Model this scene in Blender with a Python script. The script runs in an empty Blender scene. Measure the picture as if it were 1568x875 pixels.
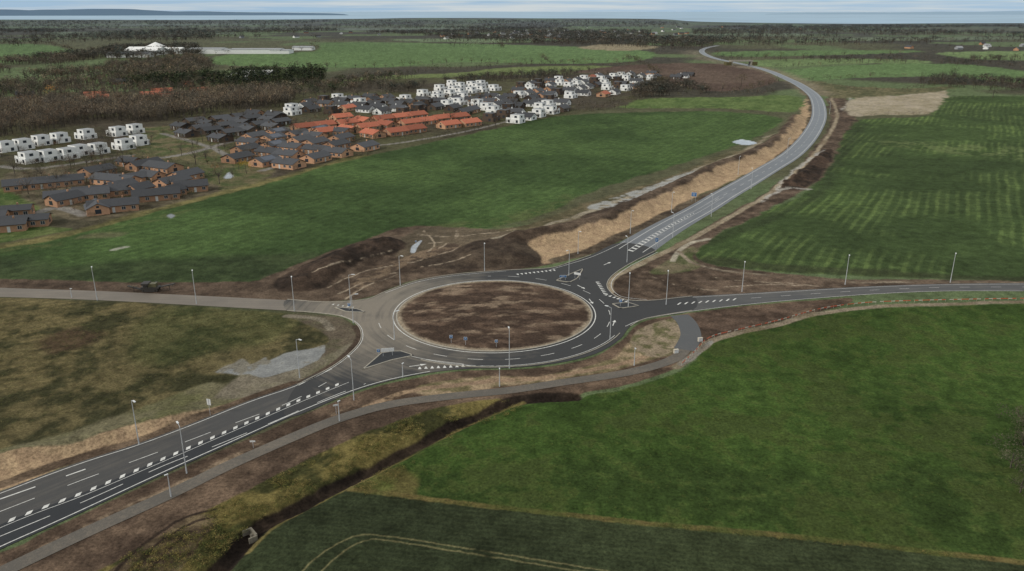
import bpy, math, random
import numpy as np
from mathutils import Vector
from mathutils.geometry import tessellate_polygon
random.seed(7); rng=np.random.default_rng(7)

# ---------------------------------------------------------------- survey
# The site plan was surveyed from the aerial picture: plan() turns picture
# readings into ground coordinates (metres) on the z=0 datum plane.
CAMH=75.0; F=1219.6; CX=784.0; CY=437.5
PITCH=math.atan((CY-18.0)/F); SP,CP=math.sin(PITCH),math.cos(PITCH)
def plan(x,y):
    u=(x-CX)/F; v=(CY-y)/F
    t=CAMH/(SP-v*CP)
    return (t*u, t*(CP+v*SP))
def cat(pts,closed=False,n=4):
    P=[np.array(p,float) for p in pts]; out=[]; m=len(P)
    rngi=range(m) if closed else range(m-1)
    for i in rngi:
        if closed: a,b,c,d=P[i-1],P[i],P[(i+1)%m],P[(i+2)%m]
        else: a,b,c,d=P[max(i-1,0)],P[i],P[i+1],P[min(i+2,m-1)]
        for k in range(n):
            t=k/n
            out.append(0.5*((2*b)+(-a+c)*t+(2*a-5*b+4*c-d)*t*t+(-a+3*b-3*c+d)*t**3))
    if not closed: out.append(P[-1])
    return out
def W(pts,closed=False,n=4,sm=True):
    q=cat(pts,closed,n) if sm else pts
    return np.array([plan(p[0],p[1]) for p in q])
def S(r,g,b,k=1.0):
    def l(c):
        c/=255.0
        return (c/12.92 if c<=0.04045 else ((c+0.055)/1.055)**2.4)*k
    return np.array([l(r),l(g),l(b)])

# ---------------------------------------------------------------- noise
T=rng.random((256,256))
def vn(x,y,seed=0):
    x=x+seed*17.31; y=y+seed*9.77
    xi=np.floor(x).astype(np.int64); yi=np.floor(y).astype(np.int64)
    fx=x-xi; fy=y-yi; fx=fx*fx*(3-2*fx); fy=fy*fy*(3-2*fy)
    a=T[xi&255,yi&255]; b=T[(xi+1)&255,yi&255]; c=T[xi&255,(yi+1)&255]; d=T[(xi+1)&255,(yi+1)&255]
    return (a*(1-fx)+b*fx)*(1-fy)+(c*(1-fx)+d*fx)*fy
def fbm(x,y,s,o=4,seed=0):
    v=0; a=1; t=0
    for i in range(o):
        v=v+a*vn(x/s*(2.03**i)+i*5.1,y/s*(2.03**i)-i*3.7,seed+i); t+=a; a*=0.55
    return v/t
def sst(a,b,x):
    t=np.clip((x-a)/(b-a),0,1); return t*t*(3-2*t)
def segdist(px,py,poly,closed):
    m=len(poly); best=np.full(px.shape,1e18); ins=np.zeros(px.shape,bool)
    for i in range(m if closed else m-1):
        ax,ay=poly[i]; bx,by=poly[(i+1)%m]
        dx,dy=bx-ax,by-ay; L=dx*dx+dy*dy+1e-9
        t=np.clip(((px-ax)*dx+(py-ay)*dy)/L,0,1)
        d=(px-ax-t*dx)**2+(py-ay-t*dy)**2
        np.minimum(best,d,out=best)
        if closed and ay!=by:
            c=((ay>py)!=(by>py))&(px<(bx-ax)*(py-ay)/(by-ay)+ax)
            ins^=c
    return np.sqrt(best),ins

# ---------------------------------------------------------------- ground grid
th=np.concatenate([np.radians([89,80,72,65,60,56,52,49,47,46]),np.arange(math.radians(45),math.radians(0.13),-0.0009)])
rad=CAMH/np.tan(th)
fine=np.arange(-math.radians(42),math.radians(42),0.0012)
az=np.concatenate([np.radians(np.arange(-180,-42,3.0)),fine,np.radians(np.arange(42,180,3.0))])
NR,NA=len(rad),len(az)
R2,A2=np.meshgrid(rad,az,indexing='ij')
X=(R2*np.sin(A2)).ravel(); Y=(R2*np.cos(A2)).ravel(); RR=R2.ravel()
N=len(X); sc=np.clip(RR/260,0.7,12)
WX=(fbm(X,Y,9,4,1)-.5)*2; WY=(fbm(X,Y,9,4,11)-.5)*2
big=fbm(X,Y,60,5,3); mid=fbm(X,Y,9,5,5); small=fbm(X,Y,2.2,4,8); far=fbm(X,Y,500,5,9)
col=np.empty((N,3)); gr=np.ones(N); wet=np.zeros(N)
base=S(80,80,60); base2=S(64,61,53); base3=S(86,98,68)
f=sst(.4,.6,far)[:,None]; col[:]=base*(1-f)+base2*f
f=(sst(.52,.6,fbm(X,Y,260,3,21)))[:,None]; col[:]=col*(1-f)+base3*f

def paint(pts,c1,c2=None,soft=1.0,warp=1.5,line=None,nz='mid',lo=.35,hi=.65,grass=1.0,w=0.0,op=1.0,stripe=None,sm=True,brk=None):
    poly=W(pts,closed=(line is None),n=3,sm=sm)
    mg=6+(line or 0)+warp*3
    x0,y0=poly.min(0); x1,y1=poly.max(0)
    k=max(1.0,min(12,np.hypot(poly[:,0],poly[:,1]).max()/260)); mg*=k
    idx=np.nonzero((X>x0-mg)&(X<x1+mg)&(Y>y0-mg)&(Y<y1+mg))[0]
    if len(idx)==0: return
    s=sc[idx]
    px=X[idx]+WX[idx]*warp*s; py=Y[idx]+WY[idx]*warp*s
    d,ins=segdist(px,py,poly,line is None)
    if line is None: m=np.clip(np.where(ins,d,-d)/(soft*s)+.5,0,1)
    else: m=np.clip((line/2-d)/(soft*s)+.5,0,1)
    m=m*m*(3-2*m)*op
    if brk is not None: m=m*sst(brk-.06,brk+.06,small[idx]*.4+mid[idx]*.6)
    n={'mid':mid,'big':big,'small':small,'far':far}[nz][idx]
    if nz=='mid': n=n*.7+small[idx]*.3
    c=np.repeat(np.array(c1)[None,:],len(idx),0)
    if c2 is not None:
        q=sst(lo,hi,n)[:,None]; c=c*(1-q)+np.array(c2)[None,:]*q
    if stripe is not None:
        for (an,per,amp,th0) in stripe:
            a=math.radians(an); u=-X[idx]*math.sin(a)+Y[idx]*math.cos(a); vv=X[idx]*math.cos(a)+Y[idx]*math.sin(a)
            u=u+(big[idx]-.5)*per*1.5
            st=sst(.45,.95,np.sin(u*2*math.pi/per)*.5+.5)*(.35+1.3*fbm(u/per*1.0,vv/14,1.0,2,33))
            msk=sst(th0,th0+.15,fbm(X[idx],Y[idx],45,3,31))
            c=c*(1+amp*(st*msk)[:,None]*np.array([1.12,1,.85])[None,:])
    col[idx]=col[idx]*(1-m[:,None])+c*m[:,None]
    gr[idx]=gr[idx]*(1-m)+grass*m; wet[idx]=wet[idx]*(1-m)+w*m

DIRT=S(70,59,50); DIRT2=S(104,89,75); DARK=S(46,39,34); SAND=S(170,146,116); SAND2=S(136,115,92)
OL=S(88,86,56); OL2=S(108,101,66)
# --- far farmland
FG=S(84,104,66); FG2=S(96,112,74)
for p,c in [
 ([(330,99),(345,84),(480,79),(495,66),(620,66),(760,68),(900,73),(1000,80),(975,94),(850,98),(700,95),(600,103),(450,103)],FG),
 ([(-80,72),(60,68),(115,82),(60,91),(-80,99)],FG),
 ([(130,125),(150,112),(265,111),(260,122),(200,134)],S(78,100,58)),
 ([(500,131),(560,118),(700,112),(760,105),(860,101),(960,103),(965,114),(900,121),(760,118),(650,134),(560,142)],S(92,102,64)),
 ([(1180,112),(1300,100),(1460,98),(1560,108),(1700,125),(1568,128),(1450,118),(1300,120),(1240,124)],FG),
 ([(1150,93),(1300,90),(1400,92),(1420,97),(1290,98),(1180,103)],FG2),
 ([(1100,80),(1300,77),(1420,79),(1300,84),(1130,87)],FG),
 ([(1450,80),(1700,79),(1700,88),(1560,92),(1470,88)],FG2),
 ([(600,60),(760,59),(900,61),(760,65),(640,64)],S(94,106,80)),
 ([(1000,52),(1200,50),(1230,54),(1040,57)],S(94,104,84)),
 ([(80,50),(300,49),(360,53),(120,55)],S(88,97,80)),
 ([(1250,58),(1568,56),(1568,60),(1280,63)],S(94,103,82)),
 ([(400,43),(700,41),(760,44),(420,46)],S(92,99,86)),
 ([(200,37),(420,36),(430,38),(210,40)],S(94,102,90)),
 ]: paint(p,c*.92,c*1.1,soft=2,warp=1.2,nz='far',stripe=[(40,14,.08,.3)])
paint([(885,74),(930,68),(1010,72),(960,78)],S(128,118,96),soft=2)
paint([(870,112),(960,100),(1060,97),(1130,99),(1165,106),(1190,124),(1150,136),(1090,140),(1030,128),(960,118)],S(78,64,56),S(90,76,66),soft=1.5,nz='big')
paint([(955,158),(1000,151),(1120,149),(1190,146),(1228,152),(1216,172),(1100,166),(960,166)],S(78,95,54),S(88,102,60),soft=1.5)
# --- settlement ground
paint([(-250,430),(-250,230),(0,150),(250,140),(520,125),(700,118),(900,112),(1010,118),(960,160),(850,180),(640,222),(400,285),(150,350),(0,380)],S(76,75,54),S(70,64,54),soft=2,warp=2,nz='big')
paint([(200,200),(290,195),(330,220),(380,240),(420,265),(330,300),(300,250),(210,240)],S(74,84,52),S(96,88,66),soft=2,warp=1.5)
paint([(-100,290),(20,292),(90,320),(60,345),(110,352),(-100,380)],S(64,82,44),S(84,92,56),soft=1.5)
paint([(0,275),(40,262),(200,250),(330,285),(310,312),(130,338),(60,320)],S(78,72,58),S(96,88,72),soft=2,warp=2)
# --- middle field
F1=[(-250,425),(-250,400),(0,382),(150,350),(290,311),(400,284),(520,249),(640,223),(760,197),(850,179),(950,173),(1100,171),(1190,179),(1196,188),(1175,203),(1130,222),(1060,246),(980,270),(900,296),(850,320),(800,338),(720,352),(640,348),(590,362),(520,388),(450,408),(400,424),(370,436),(0,430)]
paint([(-200,405),(0,384),(150,352),(290,312),(400,285),(560,240)],OL,OL2,line=14,soft=4,warp=2.5,grass=.9)
paint(F1,S(54,70,40),S(66,84,48),soft=2.0,warp=1.6,nz='big',stripe=[(62,4,.12,.3),(62,24,.06,.2)])
paint([(-250,440),(0,432),(370,438),(450,408),(520,388),(420,390),(250,395),(100,405),(0,395),(-250,410)],S(47,55,37),S(57,65,43),soft=12,warp=4,op=.8)
paint([(130,360),(185,355),(180,362),(120,366)],S(98,92,72),soft=3,op=.6)
paint([(170,382),(195,377),(198,379),(175,384)],S(150,148,136),soft=.8,op=.8)
paint([(0,385),(120,365),(250,330),(300,322),(220,345),(100,375)],S(90,88,58),soft=5,warp=3,op=.45,brk=.5)
paint([(640,348),(720,340),(800,325),(880,300),(860,320),(760,350)],S(84,86,56),soft=6,warp=4,op=.5,brk=.45)
# --- right field
F2=[(1440,150),(1600,148),(1900,150),(1900,440),(1568,432),(1480,427),(1350,424),(1200,417),(1100,407),(1068,392),(1078,372),(1130,346),(1180,320),(1230,298),(1272,255),(1290,212),(1310,184),(1420,178)]
paint(F2,S(55,68,40),S(63,78,45),soft=1.5,warp=1.4,nz='big',stripe=[(60,3.6,.48,.40),(57,11,.22,.4),(-12,6,.10,.52),(100,9,.10,.5)])
paint([(1350,215),(1450,220),(1568,228),(1700,240),(1700,248),(1500,240),(1360,222)],S(96,104,68),soft=6,warp=4,op=.5,brk=.5)
paint([(1080,372),(1150,345),(1250,300),(1280,250),(1320,190)],S(48,55,37),line=6,soft=4,warp=2,op=.6)
paint([(1090,395),(1200,405),(1350,414),(1568,424),(1900,430),(1900,438),(1350,424),(1100,408)],S(54,57,40),soft=4,warp=3,op=.7)
# --- big meadow lower right
F3=[(1095,522),(1180,500),(1250,484),(1350,472),(1568,466),(1900,464),(1900,900),(1568,862),(1300,828),(1000,802),(700,767),(560,750),(535,748),(600,708),(700,658),(790,618),(870,607),(950,597),(1045,566)]
paint(F3,S(49,65,30),S(60,79,37),soft=1.2,warp=1.2,nz='big',stripe=[(75,7,.12,.4),(20,15,.06,.3)])
paint([(600,740),(900,700),(1200,720),(1568,700),(1900,720),(1900,900),(1568,862),(1000,802),(700,767)],S(46,58,30),S(54,68,34),soft=14,warp=5,op=.6)
paint(F3,S(84,90,46),soft=1.5,warp=1.0,op=.45,brk=.545)
paint(F3,S(35,47,26),soft=3,warp=1.0,op=.5,nz='mid',brk=.57)
paint([(540,752),(600,715),(640,735),(620,765)],S(96,90,54),S(78,84,44),soft=2,warp=2.5)
# --- bottom field
F4=[(300,900),(360,850),(420,800),(480,757),(535,752),(700,771),(1000,806),(1300,832),(1568,864),(1900,905),(1900,1300),(100,1300)]
paint(F4,S(44,50,34),S(53,60,40),soft=1.0,warp=.6,nz='big',stripe=[(-8,1.2,.18,.2)])
paint([(440,905),(480,858),(540,822),(600,822),(700,838),(850,862),(1000,885)],S(98,94,66),line=.3,soft=.3,warp=.2,brk=.36)
paint([(470,905),(505,862),(555,829),(605,829),(700,845),(850,869),(1000,893)],S(98,94,66),line=.3,soft=.3,warp=.2,brk=.36)
paint([(535,750),(700,769),(1000,804),(1300,830),(1568,863),(1900,906)],S(110,98,62),S(70,74,40),line=1.3,soft=.6,warp=.7,brk=.32)
# --- left meadow
paint([(-300,455),(0,456),(150,461),(300,470),(420,479),(500,486),(548,500),(545,530),(505,560),(440,590),(300,640),(100,690),(-300,800)],S(60,59,40),S(90,82,57),soft=1.2,warp=1,nz='mid',stripe=[(30,3,.2,.35)],lo=.4,hi=.6)
paint([(60,520),(120,500),(160,515),(120,535),(80,540)],S(70,54,44),soft=5,warp=3,op=.7,brk=.4)
paint([(250,470),(450,480),(430,520),(330,540),(250,560),(200,540)],S(64,72,42),soft=9,warp=3,op=.5)
paint([(-300,790),(-100,720),(0,690),(120,655),(250,612),(330,585),(430,590),(500,560),(470,585),(330,640),(200,680),(-200,800)],S(116,110,86),S(84,84,58),soft=3,warp=2.5,op=.85,grass=.7)
paint([(440,482),(520,486),(545,505),(538,530),(500,560),(470,575),(490,540),(500,520),(480,500)],S(98,88,75),S(74,72,54),soft=1.5,warp=1.5,grass=.4)
paint([(400,560),(500,545),(540,525),(530,545),(480,585),(400,605),(330,610)],S(120,112,97),S(92,88,70),soft=2,warp=2,grass=.3)
paint([(545,500),(552,515),(535,540),(480,578),(430,598)],S(72,61,52),line=2.2,soft=.6,warp=.5,grass=0)
# left sand embankment + verge
paint([(-300,800),(0,708),(100,690),(200,662),(290,640),(340,622),(360,626),(300,648),(200,688),(100,712),(0,752),(-300,860)],SAND,SAND2,soft=1.,warp=1.4,grass=.1,nz='small')
paint([(-300,850),(0,742),(100,708),(215,675),(300,643),(380,611),(450,588)],S(78,65,54),S(100,85,70),line=2.6,soft=.6,warp=.6,grass=0)
# --- works area dirt, north of roundabout
paint([(-300,436),(0,428),(200,432),(380,432),(430,425),(430,455),(300,458),(150,450),(0,446),(-300,450)],DIRT,S(84,71,60),soft=1,warp=1,grass=.1)
paint([(385,440),(430,415),(480,395),(540,372),(600,352),(640,346),(720,352),(800,345),(900,318),(990,285),(1060,262),(1130,235),(1190,208),(1215,180),(1235,190),(1215,225),(1160,258),(1080,296),(1000,340),(930,375),(870,398),(800,412),(700,420),(620,434),(570,456),(480,462),(400,458)],DIRT,S(90,77,65),soft=1.5,warp=2,grass=.1)
paint([(700,355),(800,345),(900,310),(1000,280),(1060,256),(1120,232),(1130,240),(1060,270),(960,305),(880,335),(820,352),(720,368)],S(84,80,58),S(100,90,70),soft=3,warp=2.5,grass=.8,op=.9)
paint([(640,352),(740,350),(790,362),(700,385),(640,395),(600,392)],S(106,94,78),S(76,68,56),soft=2,warp=3,grass=.2)
paint([(640,385),(700,380),(790,372),(822,385),(830,404),(760,410),(690,412),(640,405)],S(60,51,44),S(74,64,54),soft=2,warp=2,grass=0)
paint([(420,432),(470,404),(540,376),(600,366),(620,380),(560,400),(520,425),(480,445),(430,446)],DARK,S(64,53,45),soft=1.5,warp=2,grass=0)
paint([(540,430),(600,400),(640,385),(690,372),(700,380),(640,400),(590,425),(560,445)],S(120,103,85),S(72,61,52),soft=1.5,warp=3,grass=0,nz='small')
for q in [[(500,440),(560,415),(640,400),(700,380)],[(520,450),(580,425),(650,408),(720,395)],[(640,360),(690,362),(740,358),(790,350)],[(655,372),(690,368),(700,358)],[(480,425),(540,405),(600,385)],[(530,458),(560,440),(600,425),(620,412)],[(650,355),(665,372),(655,385)],[(700,352),(690,368),(670,380)]]:
    paint(q,S(154,140,121),line=.6,soft=.6,warp=1.4,grass=0,op=.8,brk=.45)
paint([(628,386),(631,377),(640,370),(646,369),(639,378),(635,387)],S(130,134,138),soft=.4,warp=.5,grass=0,w=1)
# sand cutting slope along NE road
paint([(808,372),(870,360),(935,342),(1000,312),(1060,284),(1100,262),(1150,244),(1192,222),(1222,180),(1236,150),(1238,175),(1228,205),(1195,236),(1150,264),(1085,293),(1025,322),(965,350),(905,377),(865,395),(832,404),(822,390)],SAND,SAND2,soft=1.2,warp=1.6,grass=0,nz='small',lo=.35,hi=.75)
paint([(850,399),(905,384),(965,356),(1025,328),(1085,300),(1150,270),(1198,242),(1230,212),(1243,180),(1240,150),(1220,134)],S(70,60,51),S(96,85,70),line=5,soft=1.2,warp=1.2,grass=.1)
paint([(760,372),(800,358),(850,343),(920,318),(1000,288),(1060,264),(1130,236),(1180,208)],S(152,142,124),S(96,88,70),line=3,soft=1.2,warp=1.5,grass=0)
paint([(900,318),(960,296),(1000,284),(1050,265),(1075,262),(1050,272),(990,298),(930,320)],S(140,140,136),soft=1,warp=1.5,grass=0,w=.6,op=.8,brk=.45)
paint([(1122,217),(1135,214),(1158,218),(1150,222),(1130,221)],S(150,155,160),soft=.5,warp=.6,grass=0,w=1)
# right verge of NE road, muddy works
paint([(985,405),(1040,372),(1090,345),(1150,308),(1200,276),(1238,240),(1262,205),(1272,175),(1265,150),(1290,150),(1310,165),(1312,185),(1290,212),(1280,240),(1250,280),(1215,300),(1150,335),(1085,368),(1070,392),(1100,408),(1200,419),(1300,428),(1420,428),(1568,430),(1900,432),(1900,436),(1568,436),(1400,438),(1250,444),(1100,454),(990,461),(945,456),(930,440),(945,422)],DIRT,S(94,80,68),soft=1.2,warp=1.6,grass=.1)
paint([(1000,412),(1030,395),(1060,378),(1072,385),(1062,395),(1075,408),(1040,418),(1000,420)],S(78,84,54),S(104,95,76),soft=1.2,warp=1.2,grass=.8)
paint([(935,447),(932,436),(945,422),(985,402),(1040,376),(1088,350),(1150,314),(1195,284),(1240,246),(1270,205),(1282,175),(1272,150)],S(154,141,120),S(112,100,82),line=2.4,soft=.7,warp=.6,grass=0)
paint([(1030,400),(1040,385),(1060,372),(1085,366)],S(150,142,126),line=1.8,soft=.6,warp=.6,grass=0)
paint([(1040,385),(1060,402),(1095,412),(1150,420),(1230,424),(1300,432),(1400,432),(1568,433),(1900,436)],S(144,132,115),S(90,77,64),line=1.6,soft=.8,warp=.8,grass=0,brk=.38)
for q in [[(1090,425),(1160,432),(1220,434)],[(1110,440),(1180,436),(1260,438)],[(1000,425),(1050,440),(1100,444)]]: paint(q,S(140,127,110),line=.5,soft=.5,warp=1,grass=0,brk=.47)
paint([(1200,285),(1230,258),(1268,228),(1275,245),(1240,285),(1210,292)],DARK,S(70,57,48),soft=1,warp=2,grass=0)
for q in [[(1190,292),(1215,262),(1262,232)],[(1160,310),(1200,290),(1240,290)],[(1290,170),(1302,150),(1295,140),(1280,150)]]:
    paint(q,S(154,148,138),line=2,soft=.8,warp=1.4,grass=0,op=.8,w=.5,brk=.4)
paint([(1295,160),(1315,150),(1380,146),(1445,139),(1448,148),(1422,174),(1350,176),(1305,178)],S(162,151,132),S(128,119,98),soft=1.2,warp=1.5,grass=0)
paint([(1240,124),(1300,132),(1400,136),(1450,132),(1440,140),(1310,150),(1265,148)],S(80,82,58),S(98,92,68),soft=2,warp=2)
paint([(1155,103),(1190,112),(1225,126),(1255,145)],S(120,110,92),line=26,soft=6,warp=2,grass=.3,op=.8)
paint([(1060,78),(1075,88),(1100,94),(1150,104)],S(116,108,92),line=30,soft=8,warp=2,grass=.3,op=.7)
# --- south of roundabout
paint([(-300,1000),(-300,940),(0,846),(60,819),(130,787),(250,731),(350,686),(450,641),(540,605),(600,586),(660,574),(720,567),(780,567),(850,560),(910,546),(950,523),(967,503),(992,490),(1060,479),(1150,468),(1250,460),(1300,456),(1290,468),(1180,495),(1095,518),(1060,545),(1040,562),(950,592),(870,602),(790,612),(700,640),(600,690),(500,720),(380,770),(250,840),(120,910)],S(76,63,53),S(98,82,68),soft=.8,warp=.8,grass=.1)
paint([(640,590),(720,578),(800,578),(880,566),(950,540),(975,512),(1040,500),(1040,530),(1000,550),(900,574),(780,590),(650,606)],S(104,96,70),S(136,119,96),soft=1.5,warp=1.5,grass=.5,nz='small')
paint([(560,625),(640,596),(760,584),(860,575),(950,556),(1010,540)],S(156,133,107),S(122,103,85),line=1.8,soft=.8,warp=1.1,grass=0,brk=.4)
paint([(0,875),(130,808),(260,748),(350,703),(450,658),(540,625)],S(122,106,88),line=1.4,soft=.8,warp=.9,grass=0,brk=.5)
paint([(975,505),(1010,492),(1045,488),(1045,520),(1020,545),(985,545),(965,525)],S(140,126,106),S(88,85,60),soft=1.2,warp=1.4,grass=.4,nz='small')
paint([(1065,482),(1150,474),(1255,463),(1180,492),(1100,512),(1075,508)],S(74,61,52),S(88,73,62),soft=.8,warp=.7,grass=0)
# rough strip between path and ditch
paint([(110,905),(230,830),(330,775),(430,725),(540,672),(640,632),(740,612),(790,612),(740,630),(640,672),(560,712),(450,765),(370,815),(300,905)],S(62,62,37),S(106,96,58),soft=1,warp=1.2,grass=1,lo=.42,hi=.58)
paint([(130,905),(220,835),(300,790),(330,800),(290,850),(250,905)],S(64,53,44),S(102,89,68),soft=1,warp=1.8,grass=.2)
for q in [[(150,905),(200,850),(270,800),(330,780)],[(170,905),(215,855),(280,808),(330,790)],[(215,905),(240,860),(290,815)],[(190,905),(225,850),(250,825)]]:
    paint(q,S(52,43,36),line=.6,soft=.3,warp=.5,grass=0)
DITCH=[(880,604),(800,609),(760,622),(700,648),(640,678),(590,705),(520,738),(450,775),(400,800),(350,850),(310,905)]
paint(DITCH,S(38,32,28),S(54,45,37),line=3.4,soft=.9,warp=1.4,grass=.1)
paint([(800,612),(740,634),(660,674),(600,706),(540,740),(470,775),(420,805),(380,840)],S(112,100,64),S(62,68,38),line=1.3,soft=.8,warp=1.0,brk=.38)
# pale track beside the barrier
paint([(1035,562),(1060,545),(1085,524),(1130,510),(1190,497),(1250,481),(1350,469),(1450,466),(1568,463),(1900,462)],S(138,126,108),S(104,94,76),line=2.2,soft=.6,warp=.6,grass=0)
paint([(1034,556),(1060,540),(1085,522),(1090,528),(1066,547),(1045,559)],S(146,144,138),S(110,102,90),soft=.8,warp=1.2,grass=0)
# left puddle
PUD=[(330,569),(345,560),(358,556),(372,549),(384,556),(395,553),(408,547),(414,552),(440,541),(470,536),(496,529),(495,541),(478,553),(462,563),(440,569),(420,576),(402,578),(388,572),(370,574),(352,570)]
paint(PUD,S(96,90,77),soft=3,warp=2.0,grass=.1,op=.8)
paint(PUD,S(108,108,104),soft=.8,warp=2.4,grass=0,w=.9)
paint(PUD,S(100,94,80),soft=.8,warp=2.4,grass=0,w=.2,brk=.57,op=.8)
paint([(440,484),(470,486),(498,492),(505,505)],S(120,112,98),line=2,soft=1,warp=1.5,grass=0)
# residential streets
for q,w_ in [([(225,245),(290,235),(360,215),(440,196)],5),([(130,330),(90,318),(60,325)],5),([(250,205),(320,225),(350,240)],4),([(560,225),(620,218),(720,200),(780,185)],3),([(400,262),(480,240),(560,222)],4),([(160,262),(215,275),(270,262)],5),([(600,170),(700,160),(800,160)],5),([(0,255),(60,258),(200,238)],5)]:
    paint(q,S(122,118,112),line=w_,soft=.8,warp=.3,grass=0)
paint([(342,272),(352,264),(356,270),(349,274)],S(126,128,130),soft=.8,warp=.8,grass=0,w=1)
paint([(255,331),(262,328),(267,331),(260,335)],S(100,104,106),soft=.8,warp=.5,grass=0,w=.7)
# pixel-scale mottling of real cover
mot=1+ (mid-.5)[:,None]*.5+(small-.5)[:,None]*.8
col*=np.clip(mot,.5,1.6)
haze=sst(900,6500,RR)[:,None]*.5  # aerial haze painted into the ground colour, stronger with distance
col=col*(1-haze)+S(90,101,108)*haze

# heights
Z=np.zeros(N); near=RR<700
i=np.nonzero(near)[0]
xi,yi=X[i],Y[i]
def line_d(pts): return segdist(xi,yi,W(pts,n=3),False)[0]
def poly_sd(pts):
    d,ins=segdist(xi,yi,W(pts,True,n=3),True); return np.where(ins,d,-d)
z=(fbm(xi,yi,1.6,3,41)-.5)*.45*(1-gr[i])+ (fbm(xi,yi,1.0,2,44)-.5)*.25*gr[i]
sd=poly_sd([(425,434),(470,402),(540,374),(605,362),(625,378),(570,402),(520,428),(470,446)])
z+=sst(-1,9,sd)*(1.0+2.6*fbm(xi,yi,7,4,45))
sd=poly_sd([(700,372),(790,362),(822,380),(830,402),(760,408),(700,405)]); z+=sst(0,8,sd)*1.6
d=line_d([(800,366),(870,354),(935,336),(1000,306),(1060,278),(1100,257),(1150,240),(1190,218),(1218,180)]); z+=2.8*np.exp(-(d/5.5)**2)*(.8+.5*fbm(xi,yi,5,3,46))
d=line_d([(-200,760),(0,706),(100,686),(200,658),(290,638)]); z+=1.5*np.exp(-(d/3.2)**2)*(.7+.6*fbm(xi,yi,3,3,49))
d=line_d(DITCH); z-=1.5*np.exp(-(d/2.0)**2)
d=line_d([(1200,286),(1235,262),(1268,232)]); z+=1.8*np.exp(-(d/4)**2)*fbm(xi,yi,4,3,47)*1.6
flat=1-np.clip(wet[i]*2,0,1); z*=flat
JUNC=[(440,476),(480,479),(520,484),(543,494),(553,510),(547,530),(512,560),(455,590),(440,640),(540,601),(600,583),(660,571),(720,565),(780,564),(850,557),(910,543),(948,521),(965,500),(990,488),(1060,476),(1060,454),(990,461),(950,457),(930,441),(936,424),(965,404),(1005,384),(950,372),(905,391),(870,403),(840,411),(780,414),(700,420),(640,430),(590,447),(560,459),(500,463),(440,459)]
NEC=[(960,388),(1018,351),(1075,320),(1107,300),(1142,280),(1175,260),(1208,240),(1230,220),(1245,200),(1254,180),(1253,160),(1245,145),(1224,130),(1203,120),(1180,110),(1156,103),(1125,96),(1109,93),(1090,88),(1077,82),(1075,77),(1084,73),(1100,70)]
PATH=[(-150,950),(20,868),(130,816),(260,757),(350,713),(450,669),(520,641),(600,619),(700,606),(780,598),(860,586),(960,571),(1025,553),(1048,536),(1058,515),(1052,495),(1040,483)]
SWL=[(-150,808),(0,753),(60,730),(130,705),(215,678),(300,646),(380,614),(450,590),(505,564)]
SWM=[(-150,870),(0,804),(60,780),(130,754),(250,703),(350,660),(440,621),(530,584)]
SWR=[(-150,912),(0,842),(60,815),(130,783),(250,727),(350,682),(450,637),(540,601)]
WL=[(-300,430),(0,441),(150,446),(300,453),(440,460)]
WR=[(-300,448),(0,455),(150,460),(300,468),(440,476)]
EL=[(1060,454),(1150,449),(1250,443),(1350,438),(1450,435),(1568,434),(1900,434)]
ER=[(1060,476),(1150,466),(1250,457),(1350,450),(1450,446),(1568,446),(1900,447)]
rd=poly_sd(JUNC)
rd=np.maximum(rd,6.5-line_d(NEC)); rd=np.maximum(rd,1.9-line_d(PATH))
for a,b in ((SWL,SWR),(WL,WR),(EL,ER)):
    d,ins=segdist(xi,yi,W(a+b[::-1],True,sm=False),True); rd=np.maximum(rd,np.where(ins,d,-d))
k=sst(.3,4.5,-rd); z=z*k - .04*(rd>-.2)
Z[i]=z
hill=(fbm(X,Y,1500,3,60)-.45)*30*sst(2500,4000,RR)*(1-sst(4200,5200,RR)); Z+=np.clip(hill,-6,14)

def mk_mat(name):
    m=bpy.data.materials.new(name); m.use_nodes=True
    nt=m.node_tree; return m,nt,nt.nodes['Principled BSDF']
def nd(nt,t,**kw):
    n=nt.nodes.new(t)
    for a,b in kw.items(): setattr(n,a,b)
    return n
def math_n(nt,op,a,b=None,clamp=False):
    n=nt.nodes.new('ShaderNodeMath'); n.operation=op; n.use_clamp=clamp
    for j,v in enumerate((a,b)):
        if v is None: continue
        if isinstance(v,(int,float)): n.inputs[j].default_value=v
        else: nt.links.new(v,n.inputs[j])
    return n.outputs[0]
def noise(nt,scale,detail=4,rough=.6,vec=None):
    n=nt.nodes.new('ShaderNodeTexNoise'); n.inputs['Scale'].default_value=scale; n.inputs['Detail'].default_value=detail; n.inputs['Roughness'].default_value=rough
    if vec is None:
        g=nt.nodes.new('ShaderNodeNewGeometry'); vec=g.outputs['Position']
    nt.links.new(vec,n.inputs['Vector']); return n.outputs['Fac']
def vary(nt,colsock,facsock,lo,hi):
    mr=nt.nodes.new('ShaderNodeMapRange'); nt.links.new(facsock,mr.inputs[0]); mr.inputs[1].default_value=.3; mr.inputs[2].default_value=.7; mr.inputs[3].default_value=lo; mr.inputs[4].default_value=hi
    vm=nt.nodes.new('ShaderNodeVectorMath'); vm.operation='SCALE'; nt.links.new(colsock,vm.inputs[0]); nt.links.new(mr.outputs[0],vm.inputs['Scale'])
    return vm.outputs[0]
gm,nt,bs=mk_mat('ground_cover')
at=nd(nt,'ShaderNodeAttribute',attribute_name='Col'); ag=nd(nt,'ShaderNodeAttribute',attribute_name='wet')
n1=noise(nt,1.8,6,.75); n2=noise(nt,.35,4,.6)
c=vary(nt,at.outputs['Color'],n1,.45,1.6); c=vary(nt,c,n2,.8,1.2)
nt.links.new(c,bs.inputs['Base Color'])
r=math_n(nt,'MULTIPLY_ADD',ag.outputs['Fac'],-.85); 
nt.nodes[-1].inputs[2].default_value=.95
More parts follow.
